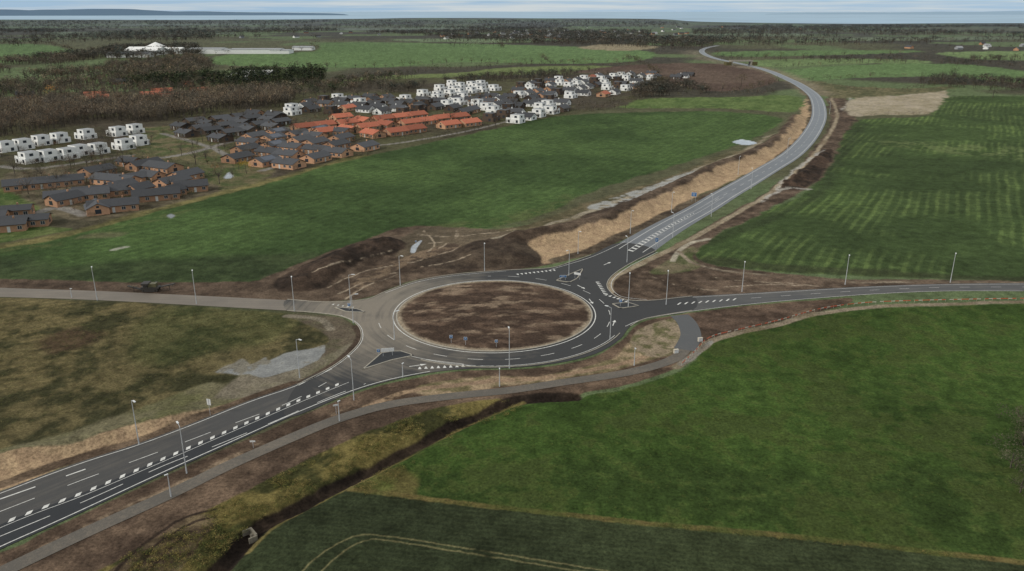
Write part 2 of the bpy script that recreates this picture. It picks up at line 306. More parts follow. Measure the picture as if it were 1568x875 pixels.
nt.links.new(r,bs.inputs['Roughness'])
sp=math_n(nt,'MULTIPLY_ADD',ag.outputs['Fac'],.45); nt.nodes[-1].inputs[2].default_value=.05
nt.links.new(sp,bs.inputs['Specular IOR Level'])
b=nd(nt,'ShaderNodeBump'); b.inputs['Distance'].default_value=.3
st=math_n(nt,'MULTIPLY_ADD',ag.outputs['Fac'],-.75); nt.nodes[-1].inputs[2].default_value=.8
nt.links.new(st,b.inputs['Strength']); nt.links.new(n1,b.inputs['Height']); nt.links.new(b.outputs[0],bs.inputs['Normal'])

def grid_obj(name,X,Y,Z,nr,na,col,wet,mat,wrap):
    me=bpy.data.meshes.new(name)
    v=np.stack([X,Y,Z],1).astype(np.float32)
    I=np.arange(nr*na).reshape(nr,na)
    J=np.concatenate([I,I[:,:1]],1) if wrap else I
    a=J[:-1,:-1].ravel(); b_=J[:-1,1:].ravel(); c_=J[1:,1:].ravel(); d_=J[1:,:-1].ravel()
    fcs=np.stack([a,d_,c_,b_],1).astype(np.int32)
    me.vertices.add(len(v)); me.vertices.foreach_set('co',v.ravel())
    me.loops.add(fcs.size); me.loops.foreach_set('vertex_index',fcs.ravel())
    me.polygons.add(len(fcs)); me.polygons.foreach_set('loop_start',np.arange(0,fcs.size,4,dtype=np.int32)); me.polygons.foreach_set('loop_total',np.full(len(fcs),4,np.int32))
    me.update(calc_edges=True)
    me.polygons.foreach_set('use_smooth',np.ones(len(fcs),bool))
    ca=me.attributes.new('Col','FLOAT_COLOR','POINT'); ca.data.foreach_set('color',np.concatenate([col,np.ones((len(col),1))],1).astype(np.float32).ravel())
    wa=me.attributes.new('wet','FLOAT','POINT'); wa.data.foreach_set('value',wet.astype(np.float32))
    me.materials.append(mat)
    o=bpy.data.objects.new(name,me); bpy.context.collection.objects.link(o); return o
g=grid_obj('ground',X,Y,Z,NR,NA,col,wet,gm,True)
if g.data.polygons[NA*200+600].normal.z<0: g.data.flip_normals()

# ---------------------------------------------------------------- mesh builder
class MB:
    def __init__(s): s.v=[]; s.f=[]; s.m=[]
    def add(s,vs,fs,m):
        o=len(s.v); s.v+= [tuple(q) for q in vs]; s.f+=[tuple(o+j for j in q) for q in fs]; s.m+=[m]*len(fs)
    def box(s,x,y,z,sx,sy,sz,m,rot=0,tilt=0):
        c_,s_=math.cos(rot),math.sin(rot); ct,st_=math.cos(tilt),math.sin(tilt); vs=[]
        for dz in (0,1):
            for dx,dy in ((-.5,-.5),(.5,-.5),(.5,.5),(-.5,.5)):
                px,py,pz=dx*sx,dy*sy,dz*sz
                px,pz=px*ct-pz*st_,px*st_+pz*ct
                vs.append((x+px*c_-py*s_,y+px*s_+py*c_,z+pz))
        s.add(vs,[(3,2,1,0),(4,5,6,7),(0,1,5,4),(1,2,6,5),(2,3,7,6),(3,0,4,7)],m)
    def tube(s,p,q,r0,r1,m,n=6):
        p=Vector(p); q=Vector(q); d=(q-p).normalized(); a=d.orthogonal().normalized(); b=d.cross(a)
        vs=[]
        for (c_,r) in ((p,r0),(q,r1)):
            for k in range(n):
                t=2*math.pi*k/n; vs.append(c_+a*math.cos(t)*r+b*math.sin(t)*r)
        fs=[(k,(k+1)%n,n+(k+1)%n,n+k) for k in range(n)]+[tuple(range(n-1,-1,-1)),tuple(range(n,2*n))]
        s.add(vs,fs,m)
    def strip(s,A,B,z,m):
        n=len(A); vs=[(p[0],p[1],z) for p in A]+[(p[0],p[1],z) for p in B]
        s.add(vs,[(n+k,n+k+1,k+1,k) for k in range(n-1)],m)
    def line(s,pts,w,z,m,dash=None,off=0,start=0):
        P=resamp(pts,0.5 if dash else 1.5)
        if off: P=offset(P,off)
        if dash:
            on=int(dash[0]/.5); per=int((dash[0]+dash[1])/.5)
            k=start
            while k<len(P)-1:
                q=P[k:k+on+1]
                if len(q)>1: s.strip(offset(q,-w/2),offset(q,w/2),z,m)
                k+=per
        else: s.strip(offset(P,-w/2),offset(P,w/2),z,m)
    def kerb(s,pts,w,h,z,m,off=0):
        P=resamp(pts,1.5)
        if off: P=offset(P,off)
        A=offset(P,-w/2); B=offset(P,w/2)
        s.strip(A,B,z+h,m)
        n=len(A)
        for Q,fl in ((A,0),(B,1)):
            vs=[(p[0],p[1],z-.1) for p in Q]+[(p[0],p[1],z+h) for p in Q]
            s.add(vs,[(k,k+1,n+k+1,n+k) if fl==0 else (k+1,k,n+k,n+k+1) for k in range(n-1)],m)
    def poly(s,P,z,m):
        tris=tessellate_polygon([[Vector((p[0],p[1],0)) for p in P]])
        vs=[(p[0],p[1],z) for p in P]; fs=[]
        for t in tris:
            a,b_,c_=[Vector(vs[j]) for j in t]
            fs.append(tuple(t) if (b_-a).cross(c_-a).z>0 else tuple(t[::-1]))
        s.add(vs,fs,m)
    def obj(s,name,mats,loc=(0,0,0),rz=0):
        me=bpy.data.meshes.new(name); me.from_pydata(s.v,[],s.f)
        for q in mats: me.materials.append(q)
        me.polygons.foreach_set('material_index',s.m); me.update()
        o=bpy.data.objects.new(name,me); bpy.context.collection.objects.link(o); o.location=loc; o.rotation_euler=(0,0,rz); return o
def resamp(pts,step):
    P=np.array(pts,float)[:,:2]; d=np.hypot(*np.diff(P,axis=0).T); s=np.concatenate([[0],np.cumsum(d)])
    n=max(2,int(s[-1]/step)+1); t=np.linspace(0,s[-1],n)
    return np.stack([np.interp(t,s,P[:,0]),np.interp(t,s,P[:,1])],1)
def offset(P,o):
    P=np.array(P,float); t=np.gradient(P,axis=0); t/=np.hypot(t[:,0],t[:,1])[:,None]+1e-9
    return P+np.stack([-t[:,1],t[:,0]],1)*o

# ---------------------------------------------------------------- materials
def simple(name,c,rough=.7,spec=.3,nscale=None,lo=.85,hi=1.15,metal=0,obj_var=False):
    m,nt,bs=mk_mat(name)
    rgb=nd(nt,'ShaderNodeRGB'); rgb.outputs[0].default_value=(*[float(q) for q in c],1); cs=rgb.outputs[0]
    if nscale:
        n=noise(nt,nscale,5,.65); cs=vary(nt,cs,n,lo,hi)
    if obj_var:
        oi=nd(nt,'ShaderNodeObjectInfo'); mr=nd(nt,'ShaderNodeMapRange'); nt.links.new(oi.outputs['Random'],mr.inputs[0]); mr.inputs[3].default_value=.72; mr.inputs[4].default_value=1.35
        vm=nd(nt,'ShaderNodeVectorMath',operation='SCALE'); nt.links.new(cs,vm.inputs[0]); nt.links.new(mr.outputs[0],vm.inputs['Scale']); cs=vm.outputs[0]
    nt.links.new(cs,bs.inputs['Base Color']); bs.inputs['Roughness'].default_value=rough; bs.inputs['Specular IOR Level'].default_value=spec; bs.inputs['Metallic'].default_value=metal
    return m
ctr=(-4.6,196.3)
wpt=plan(585,482)
def asphalt(name,c,dust,amount,rough=.7,spec=.3,center=None,radius=60,direc=None):
    m,nt,bs=mk_mat(name)
    g_=nd(nt,'ShaderNodeNewGeometry')
    n1=noise(nt,.12,5,.6); n2=noise(nt,1.5,6,.7)
    if center is not None:   # wheel-polished arcs around the island
        sub=nd(nt,'ShaderNodeVectorMath',operation='SUBTRACT'); nt.links.new(g_.outputs['Position'],sub.inputs[0]); sub.inputs[1].default_value=(*ctr,0)
        ln=nd(nt,'ShaderNodeVectorMath',operation='LENGTH'); nt.links.new(sub.outputs[0],ln.inputs[0])
        nrm=nd(nt,'ShaderNodeVectorMath',operation='NORMALIZE'); nt.links.new(sub.outputs[0],nrm.inputs[0])
        sx=nd(nt,'ShaderNodeSeparateXYZ'); nt.links.new(nrm.outputs[0],sx.inputs[0])
        cb=nd(nt,'ShaderNodeCombineXYZ'); nt.links.new(math_n(nt,'MULTIPLY',sx.outputs[0],1.2),cb.inputs[0]); nt.links.new(math_n(nt,'MULTIPLY',sx.outputs[1],1.2),cb.inputs[1]); nt.links.new(math_n(nt,'MULTIPLY',ln.outputs['Value'],.9),cb.inputs[2])
        n2=noise(nt,1.0,5,.65,cb.outputs[0])
    if direc is not None:
        mp=nd(nt,'ShaderNodeMapping'); mp.vector_type='TEXTURE'; nt.links.new(g_.outputs['Position'],mp.inputs[0]); mp.inputs['Rotation'].default_value=(0,0,math.radians(direc)); mp.inputs['Scale'].default_value=(30,1.1,1)
        n2=noise(nt,1.0,5,.65,mp.outputs[0])
    fac=math_n(nt,'ADD',math_n(nt,'MULTIPLY',n1,.8),math_n(nt,'MULTIPLY',n2,.95))
    fac=math_n(nt,'SUBTRACT',fac,.87-amount*.8+.25)
    if center is not None:
        vm=nd(nt,'ShaderNodeVectorMath',operation='DISTANCE'); nt.links.new(g_.outputs['Position'],vm.inputs[0]); vm.inputs[1].default_value=(*center,0)
        mr=nd(nt,'ShaderNodeMapRange'); nt.links.new(vm.outputs['Value'],mr.inputs[0]); mr.inputs[1].default_value=radius*.3; mr.inputs[2].default_value=radius; mr.inputs[3].default_value=.75; mr.inputs[4].default_value=-.05
        fac=math_n(nt,'ADD',fac,mr.outputs[0])
    fac=math_n(nt,'MULTIPLY',fac,1.6,True)
    mx=nd(nt,'ShaderNodeMix',data_type='RGBA'); nt.links.new(fac,mx.inputs[0])
    mx.inputs[6].default_value=(*[float(q) for q in c],1); mx.inputs[7].default_value=(*[float(q) for q in dust],1)
    cs=vary(nt,mx.outputs[2],noise(nt,6,4,.7),.82,1.18)
    nt.links.new(cs,bs.inputs['Base Color']); bs.inputs['Roughness'].default_value=rough; bs.inputs['Specular IOR Level'].default_value=spec
    return m
white=simple('road_paint_white',S(212,211,206),.6,.3,1.6,.6,1.12)
kerbm=simple('kerb_concrete',S(154,148,136),.8,.2,1.5,.75,1.2)
a_new=asphalt('asphalt_fresh',S(40,42,45),S(66,65,64),.15,direc=50)
a_mid=asphalt('asphalt_worn',S(66,65,64),S(98,93,85),.36,direc=50)
a_mid2=asphalt('asphalt_east',S(72,72,72),S(104,100,93),.4,direc=10)
a_dust=asphalt('asphalt_dusty',S(108,101,92),S(136,126,113),.4,direc=0)
a_jun=asphalt('asphalt_roundabout',S(50,50,50),S(120,112,100),.12,center=wpt,radius=52)
a_far=asphalt('asphalt_wet',S(74,76,79),S(118,119,120),.35,rough=.38,spec=.55,direc=57)
a_path=asphalt('path_asphalt',S(86,81,74),S(126,115,101),.4)
jpoly=W(JUNC,True,4)
def road(name,L,R,mat,z):
    m=MB(); A=resamp(W(L),1); B=resamp(W(R),1); n=max(8,int(max(len(A),len(B))/2))
    def rs(P,n):
        t=np.linspace(0,len(P)-1,n); k=np.arange(len(P)); return np.stack([np.interp(t,k,P[:,0]),np.interp(t,k,P[:,1])],1)
    m.strip(rs(B,n),rs(A,n),z,0)
    return m.obj(name,[mat])
road('approach_road',SWL,SWM,a_mid,.030)
road('approach_road',SWM,SWR,a_new,.036)
road('side_road',WL,WR,a_dust,.030)
road('side_road',EL,ER,a_mid2,.030)
nec=resamp(W(NEC,n=6),3)
ww=np.interp(np.arange(len(nec))*3.0,[0,60,140],[7.2,5.9,5.5])
def offv(P,o):
    t=np.gradient(P,axis=0); t/=np.hypot(t[:,0],t[:,1])[:,None]; return P+np.stack([-t[:,1],t[:,0]],1)*o[:,None]
nec=np.stack([np.convolve(np.pad(nec[:,q],4,mode='edge'),np.ones(9)/9,'valid') for q in (0,1)],1)
m=MB(); m.strip(offv(nec,-ww),offv(nec,ww),.034,0); m.obj('main_road',[a_far])
m=MB(); m.poly(jpoly,.042,0); m.obj('roundabout_carriageway',[a_jun])
m=MB(); m.line(W(PATH),3.0,.025,0); m.obj('cycle_path',[a_path])
m=MB(); m.line(W([(1040,483),(1052,495),(1058,515),(1048,536)]),5.0,.031,0); m.obj('access_road',[asphalt('asphalt_stub',S(80,81,82),S(108,104,97),.3)])
# markings
M=MB(); zm=.052
def arc(r,a0,a1,n=160):
    t=np.linspace(math.radians(a0),math.radians(a1),n); return np.stack([ctr[0]+r*np.cos(t),ctr[1]+r*np.sin(t)],1)
M.line(arc(26.5,0,360,220),.24,zm,0)
M.line(arc(30.3,-165,95),.16,zm,0,dash=(3.5,5))
M.line(arc(33.7,-118,-28),.15,zm,0)
M.line(W([(590,449),(640,432),(700,422),(775,415.5)]),.15,zm,0)
M.line(W([(960,501),(990,489.5),(1060,478),(1150,467),(1250,458),(1350,451),(1450,447),(1568,447)]),.16,zm,0,off=.5)
M.line(W([(1060,455),(1150,450),(1250,444),(1350,439),(1450,436),(1568,435)]),.14,zm,0,off=-.3)
M.line(W([(1150,457),(1250,450),(1350,444),(1450,440.5),(1568,440)]),.13,zm,0,dash=(3,6))
M.line(W(SWL),.18,zm,0,off=-.7); M.line(W(SWR+[(600,583),(660,571)]),.2,zm,0,off=.7)
M.line(W([(455,590),(512,560),(547,530),(553,510),(543,494),(520,484)]),.14,zm,0,off=-.4)
M.line(W([(0,784),(130,734),(250,690),(350,652),(440,618),(500,586)]),.16,zm,0,dash=(5,5))
M.line(W([(0,765),(60,744),(131,719)]),.3,zm,0,dash=(5,4.5))
M.line(W([(0,822),(130,768),(250,714),(320,687),(415,648),(500,611),(560,588)]),.16,zm,0,dash=(7,4.5))
cl=resamp(W(SWM),0.8); M.line(cl,.12,zm,0,off=-.9)
for k in range(0,len(cl)-3,3):
    t=cl[k+1]-cl[k]; t/=np.hypot(*t); nn=np.array([-t[1],t[0]]); p=cl[k]
    q=[p-nn*.42-t*.75,p-nn*.42+t*.15,p+nn*.42+t*.75,p+nn*.42-t*.15]
    M.add([(a[0],a[1],zm+.004) for a in q],[(0,1,2,3)],0)
M.line(nec,.24,zm,0,off=4.2); M.line(nec,.24,zm,0,off=-4.2)
M.line(nec[30:],.2,zm,0,dash=(5,7))
M.line(nec[:34],.14,zm,0,off=1.0);M.line(nec[:34],.14,zm,0,off=-1.0)
c2=resamp(nec[:24],1.0)
for k in range(0,len(c2)-3,3):
    t=c2[k+1]-c2[k]; t/=np.hypot(*t); nn=np.array([-t[1],t[0]]); p=c2[k]; wd=.9*(1-k/len(c2))+.15
    q=[p-nn*wd-t*.8,p-nn*wd+t*.2,p+nn*wd+t*.8,p+nn*wd-t*.2]
    M.add([(a[0],a[1],zm+.004) for a in q],[(0,1,2,3)],0)
M.line(W([(965,406),(940,424),(934,440),(950,455),(990,460)]),.15,zm,0,off=.4)
M.line(W([(1005,386),(965,406)]),.15,zm,0,off=.5)
M.line(W([(840,413),(905,393),(955,370)]),.15,zm,0,off=-.5)
c3=resamp(W([(1040,465.5),(1100,461),(1140,457.5)]),1)
for k in range(0,len(c3)-2,2):
    p=c3[k]; M.add([(p[0]-.8,p[1]-.8,zm+.004),(p[0]-.35,p[1]-.8,zm+.004),(p[0]+.8,p[1]+.8,zm+.004),(p[0]+.35,p[1]+.8,zm+.004)],[(0,1,2,3)],0)
def teeth(a,b,sz=1.0,flip=1):
    P=resamp(np.array([plan(*a),plan(*b)]),1.3)
    for k in range(len(P)-1):
        t=P[k+1]-P[k]; t/=np.hypot(*t); nn=np.array([-t[1],t[0]])*flip; p=P[k]
        q=[p,p+t*sz*.8,p+t*sz*.5+nn*sz*1.2,p+t*sz*.3+nn*sz*1.2]
        if flip<0: q=q[::-1]
        M.add([(a_[0],a_[1],zm+.004) for a_ in q],[(0,1,2,3)],0)
teeth((640,566),(716,562)); teeth((790,420),(852,413),flip=-1); teeth((912,432),(925,452)); teeth((925,452),(962,464)); teeth((508,467),(545,473),.7)
M.line(W([(625,545),(660,552),(710,558)]),.16,zm,0); M.line(W([(700,560),(760,561)]),.2,zm,0,dash=(1,1))
for (x,y,an) in ((905,462,-80),(940,495,75),(640,560,20),(930,404,50),(890,440,-60)):
    p=plan(x,y); a=math.radians(an); cc,ss=math.cos(a),math.sin(a)
    sh=[(-2,-.12),(.6,-.12),(.6,-.5),(2,0),(.6,.5),(.6,.12),(-2,.12)]
    M.poly([(p[0]+u*cc-v*ss,p[1]+u*ss+v*cc) for u,v in sh],zm+.006,0)
M.obj('road_markings',[white])
# kerbs
K=MB()
t=arc(25.6,0,360,200); K.kerb(t,.35,.13,.042,0)
K.kerb(W([(440,476),(480,479),(520,484),(543,494),(553,510),(547,530),(512,560),(455,590)]),.2,.12,.04,0)
K.kerb(arc(34.4,-118,-25),.2,.12,.04,0)
K.kerb(W([(965,500),(990,488),(1060,476)]),.2,.12,.04,0)
K.kerb(W([(1060,454),(990,461),(950,457),(930,441),(936,424),(965,404),(1005,384)]),.2,.12,.04,0)
K.kerb(W([(905,391),(870,403),(840,411),(780,414),(700,420),(640,430),(590,447),(560,459),(500,463),(440,459)]),.2,.12,.04,0)
K.obj('kerb',[kerbm])
# island
nr_,na_=60,260; rr=np.linspace(0.05,25.45,nr_); aa=np.linspace(0,2*math.pi,na_,endpoint=False)
r2,a2=np.meshgrid(rr,aa,indexing='ij'); ix=(ctr[0]+r2*np.cos(a2)).ravel(); iy=(ctr[1]+r2*np.sin(a2)).ravel(); ir=r2.ravel()
iz=.15+.9*(1-(ir/25.45)**2)*.8+(fbm(ix,iy,1.3,3,71)-.5)*.35*sst(0,3,25.4-ir)
u=fbm(ix*.5+iy*.1,iy,2.2,5,73); u2=fbm(ix*.45-iy*.15,iy,3.4,5,76)
q=sst(.42,.7,u)[:,None]; ic=S(66,54,46)*(1-q)+S(92,76,64)*q
q=(sst(.56,.7,u2)*.6)[:,None]; ic=ic*(1-q)+S(140,122,103)*q
q=sst(24.0,25.0,ir+ (u-.5)*2)[:,None]; ic=ic*(1-q)+S(138,125,107)*q
o=grid_obj('roundabout_island',ix,iy,iz,nr_,na_,ic,np.zeros(len(ix)),gm,True)
if o.data.polygons[3000].normal.z<0: o.data.flip_normals()
dk=simple('splitter_paving',S(50,52,54),.8,.2,2)
def splitter(pts):
    m=MB(); P=W(pts,True,2,sm=False); m.poly(P,.16,0)
    P2=np.vstack([P,P[:1]]); m.kerb(P2,.3,.135,.04,1); m.obj('splitter_island',[dk,kerbm])
for p in ([(556,566),(585,541),(612,538),(634,545),(600,552)],[(852,430),(872,421),(893,412),(884,427),(872,433)],[(938,466),(962,464),(978,469),(950,473)],[(512,471),(548,474),(560,479),(530,478)]): splitter(p)

# ---------------------------------------------------------------- street furniture
galv=simple('galvanised_steel',S(182,184,186),.4,.5,3,.9,1.1,metal=.2)
lampw=simple('lamp_housing',S(204,206,206),.4,.5)
blue=simple('sign_blue',S(38,92,142),.4,.5,4,.95,1.05); signw=simple('sign_white',S(200,200,198),.5,.4,3,.85,1.1)
def lamp(x,y,h=9.0,tx=None):
    p=plan(x,y); m=MB(); m.tube((0,0,-.3),(0,0,1.2),.13,.12,0,8); m.tube((0,0,1.2),(0,0,h),.10,.06,0,8)
    if h>6:
        m.tube((0,0,h-.05),(.9,0,h+.25),.04,.035,0,6); m.box(1.25,0,h+.2,.9,.3,.12,1)
        m.box(1.25,0,h+.17,.6,.2,.03,0)
    else:
        m.box(.2,0,h,.6,.22,.1,1)
    rz=math.atan2(ctr[1]-p[1],ctr[0]-p[0])
    if tx is not None:
        q=plan(*tx); rz=math.atan2(q[1]-p[1],q[0]-p[0])
    m.obj('street_lamp',[galv,lampw],(p[0],p[1],0),rz)
for (x,y,h,t) in [(149,460,9,(149,450)),(301,466,9,(301,458)),(451,477,9,(451,468)),(537,468,8.6,None),(541,495,7.5,None),(542,613,9,(520,590)),(459,579,9,(490,590)),(213,681,9,(235,700)),(286,725,9,(270,700)),(262,761,4.2,(240,770)),(780,564,9,None),(765,592,4.2,(765,600)),(742,416,9,None),(613,438,9,None),(871,423,8,None),(885,389,7.6,(905,400)),(965,358,8.4,(985,368)),(1030,364,8.5,(1010,354)),(1089,332,8.5,(1070,322)),(1028,325,8,(1045,335)),(960,402,8,(945,392)),(962,471,9,(962,462)),(1020,467,9,(1020,460)),(1136,447,9,(1136,455)),(1294,436,9,(1294,445)),(1455,433,9,(1455,442)),(934,521,8.3,None),(604,521,7,None),(971,560,4.2,(980,568)),(617,578,3.2,None),(110,456,2.6,None),(520,645,4.2,(530,640)),(1270,175,9,(1255,175)),(1205,237,9,(1215,240)),(1130,268,9,(1140,275)),(1150,290,9,(1140,283))]:
    lamp(x,y,h,t)
def sign(x,y,h,w,ph,rz,col_=0,name='traffic_sign'):
    p=plan(x,y); m=MB()
    for s_ in ((-w*.35,w*.35) if w>1 else (0,)): m.tube((s_,0,-.2),(s_,0,h),.04,.04,0)
    m.box(0,-.05,h-ph,w,.04,ph,1); m.box(0,-.08,h-ph+.06,w-.12,.02,ph-.12,2)
    if w>1:
        m.box(0,-.1,h-ph*.4,w*.55,.012,ph*.09,1); m.box(-w*.05,-.1,h-ph*.7,w*.45,.012,ph*.09,1)
    else:
        m.box(0,-.1,h-ph*.65,w*.14,.012,ph*.4,1); m.box(0,-.1,h-ph*.5,w*.4,.012,ph*.1,1)
    m.obj(name,[galv,signw,blue if col_==0 else signw],(p[0],p[1],0.1),math.radians(rz))
sign(594,546,2.0,3.0,.9,10,1,'direction_sign'); sign(862,430,1.6,2.0,.7,0,0,'direction_sign'); sign(884,428,2,2.2,.7,-30,1,'direction_sign')
sign(691,527,2.2,.8,.8,0); sign(713,530,2.2,.8,.8,0); sign(1062,309,3.8,2.1,1.7,-20,0,'direction_sign'); sign(1005,379,3.2,1.1,1.4,0,0,'traffic_sign')
sign(322,636,3.4,.9,1.3,160,0,'traffic_sign'); sign(515,634,2.0,1.0,.35,20,1,'direction_sign'); sign(580,545,1.6,.8,.8,0,0); sign(950,470,2,.8,.8,-20,0); sign(535,476,2,.8,.8,0,0)
sign(760,533,2,.7,.7,0); sign(637,376,1.6,.6,.5,0,0); sign(388,686,1.4,1.0,.3,0,1,'direction_sign')
red=simple('barrier_orange',S(184,84,54),.6,.3,2); pale=simple('barrier_pale',S(184,176,162),.6,.3,2)
bm=MB(); bp=resamp(W([(1044,560),(1062,543),(1086,520),(1130,508),(1190,494),(1250,477),(1300,469),(1350,465),(1450,462),(1568,460),(1750,459)]),1.1)
for k in range(len(bp)-1):
    p=bp[k]; q=bp[k+1]; a=math.atan2(q[1]-p[1],q[0]-p[0])
    if k%2==0: bm.tube((p[0],p[1],0),(p[0],p[1],.75),.03,.03,1,5)
    if k%9!=5:
        c_=(p+q)/2; bm.box(c_[0],c_[1],.48,1.06,.05,.2,(0 if (k*7)%5<3 else 1),rot=a)
bm.obj('construction_barrier',[red,pale])
cm=MB(); p=plan(388,814); cm.box(0,0,-1.0,2.2,.3,1.1,0); cm.box(1.2,-.6,-1.0,.25,1.3,.95,0); cm.box(-1.2,-.6,-1.0,.25,1.3,.95,0); cm.tube((0,-.16,-.6),(0,-.5,-.6),.35,.35,0,12)
cm.obj('culvert_headwall',[simple('weathered_concrete',S(120,114,102),.85,.2,2,.7,1.2)],(p[0],p[1],0),math.radians(-50))
for x,y in ((1035,541),(1072,523)):
    p=plan(x,y); m=MB(); m.box(0,0,0,1.1,.5,.9,0); m.box(0,0,.9,1.2,.6,.06,0); m.box(-.27,-.26,.1,.48,.02,.72,1); m.box(.27,-.26,.1,.48,.02,.72,1); m.obj('utility_cabinet',[pale,lampw],(p[0],p[1],0),.3)
# tracked screening machine
dkm=simple('machine_steel',S(50,47,43),.6,.4,2); yel=simple('machine_paint',S(84,80,56),.5,.4,2)
m=MB()
for s_ in (-1.1,1.1):
    m.box(0,s_,.15,3.6,.5,.7,0); m.tube((-1.8,s_-.25,.5),(-1.8,s_+.25,.5),.36,.36,0,12); m.tube((1.8,s_-.25,.5),(1.8,s_+.25,.5),.36,.36,0,12)
m.box(0,0,.9,5.0,1.9,.5,0); m.box(.6,0,1.4,2.2,1.7,1.0,1); m.box(-1.2,0,1.4,1.2,2.0,.7,0)
m.box(-1.2,0,2.1,2.0,2.6,.5,0); m.box(-4.2,0,.9,4.6,.8,.22,0,tilt=-.28); m.box(4.3,0,1.5,5.0,.8,.22,0,tilt=.2); m.box(0,2.8,1.2,.7,3.4,.2,0)
for xx in (-6,-5,-4,4,5,6): m.tube((xx,-.45,1.5),(xx,.45,1.5),.12,.12,1,8)
m.tube((5,.3,.2),(5,.3,1.7),.07,.07,0); m.tube((-5,.3,.1),(-5,.3,1.3),.07,.07,0)
p=plan(232,446); m.obj('tracked_screening_machine',[dkm,yel],(p[0],p[1],0),.05)

# ---------------------------------------------------------------- buildings
brick=simple('brick_wall',S(170,132,105),.85,.2,2,.85,1.15,obj_var=True); wht=simple('white_render',S(222,222,219),.7,.3,.5,.93,1.05)
slate=simple('dark_roof',S(58,59,62),.6,.3,1.5,.8,1.2,obj_var=True); terra=simple('terracotta_roof',S(160,94,72),.75,.2,1.5,.75,1.2,obj_var=True)
glass=simple('window_glass',S(50,56,64),.15,.6); frame=simple('window_frame',S(190,190,186),.6,.3); timber=simple('timber_cladding',S(74,62,53),.8,.2,3,.8,1.2,obj_var=True)
grey=simple('grey_panel',S(140,142,144),.6,.3,.5); solar=simple('solar_panel',S(40,52,70),.25,.6)
def gable(x,y,L,Wd,ang,wall,roof,name,wh=2.7,rh=2.0,world=False,detail=True,sol=False):
    m=MB(); a,b=L/2,Wd/2
    m.add([(-a,-b,-.2),(a,-b,-.2),(a,b,-.2),(-a,b,-.2),(-a,-b,wh),(a,-b,wh),(a,b,wh),(-a,b,wh),(-a,0,wh+rh),(a,0,wh+rh)],
          [(0,1,5,4),(2,3,7,6),(1,2,6,9,5),(3,0,4,8,7)],0)
    e=.5; sl=rh/b; ya=b+e; za=wh-e*sl; t=.16
    for s_ in (1,-1):
        vs=[(-a-e,-s_*ya,za+t),(a+e,-s_*ya,za+t),(a+e,0,wh+rh+t),(-a-e,0,wh+rh+t),(-a-e,-s_*ya,za),(a+e,-s_*ya,za),(a+e,0,wh+rh+.01),(-a-e,0,wh+rh+.01)]
        fs=[(0,1,2,3),(7,6,5,4),(0,4,5,1),(1,5,6,2),(3,7,4,0)]
        if s_<0: fs=[f_[::-1] for f_ in fs]
        m.add(vs,fs,1)
    if detail:
        n=max(2,int(L/3.2))
        for k in range(n):
            xx=-a+(k+.5)*L/n
            for s_ in (1,-1):
                if k==n//2: m.box(xx,s_*(b+.02),0,1.0,.06,2.1,3); continue
                m.box(xx,s_*(b+.015),.8,1.5,.05,1.35,3); m.box(xx-.36,s_*(b+.035),.87,.62,.05,1.2,2); m.box(xx+.36,s_*(b+.035),.87,.62,.05,1.2,2)
        for s_ in (1,-1):
            m.box(s_*(a+.02),0,.6,.05,2.2,1.7,2)
            m.box(s_*(a+.02),0,wh+.2,.05,1.0,.8,2)
        m.box(a*.4,b*.15,wh+rh*.5,.6,.6,rh*.5+.8,0)
    if sol:
        vs=[(-a*.6,-b*.9,wh+rh*.1+t+.06),(a*.6,-b*.9,wh+rh*.1+t+.06),(a*.6,-b*.15,wh+rh*.85+t+.06),(-a*.6,-b*.15,wh+rh*.85+t+.06)]; m.add(vs,[(0,1,2,3)],4)
    p=(x,y) if world else plan(x,y)
    m.obj(name,[wall,roof,glass,frame,solar],(p[0],p[1],0),math.radians(ang))
def modern(x,y,ang,wall=wht,L=11,name='white_modern_house',world=False):
    m=MB(); Wd=9
    m.box(0,0,-.2,L,Wd,3.2,0); m.box(-L*.14,.4,3.0,L*.68,Wd*.82,2.9,0)
    m.box(-L*.14,.4,5.9,L*.68-.5,Wd*.82-.5,.06,1); m.box(L*.35,0,3.0,L*.27,Wd-.5,.05,1)
    m.box(L*.35,-Wd/2+.15,3.0,L*.28,.08,.9,0); m.box(L*.35,Wd/2-.15,3.0,L*.28,.08,.9,0)
    for s_,yy1,yy2 in ((-1,-Wd/2,.4-Wd*.41),(1,Wd/2,.4+Wd*.41)):
        for xx in (-L*.3,L*.28): m.box(xx,yy1+s_*.02,.4,1.7,.05,1.9,2)
        m.box(-L*.2,yy2+s_*.02,3.8,2.0,.05,1.5,2)
    for s_,xx1,xx2 in ((-1,-L/2,-L*.48),(1,L/2,L*.2)):
        m.box(xx1+s_*.02,-1.6,.5,.05,1.8,1.8,2)
        m.box(xx2+s_*.02,.8,3.8,.05,2.0,1.4,2)
    p=(x,y) if world else plan(x,y)
    m.obj(name,[wall,grey if wall is wht else slate,glass],(p[0],p[1],0),math.radians(ang))
B=62
for x,y in [(35,228),(63,222),(91,218),(132,212),(180,208),(206,204),(45,249),(73,246),(103,243),(150,235),(190,228),(212,222),(8,232),(120,238),(-20,240)]:
    modern(x,y,B+90+random.uniform(-2,2),L=9.5)
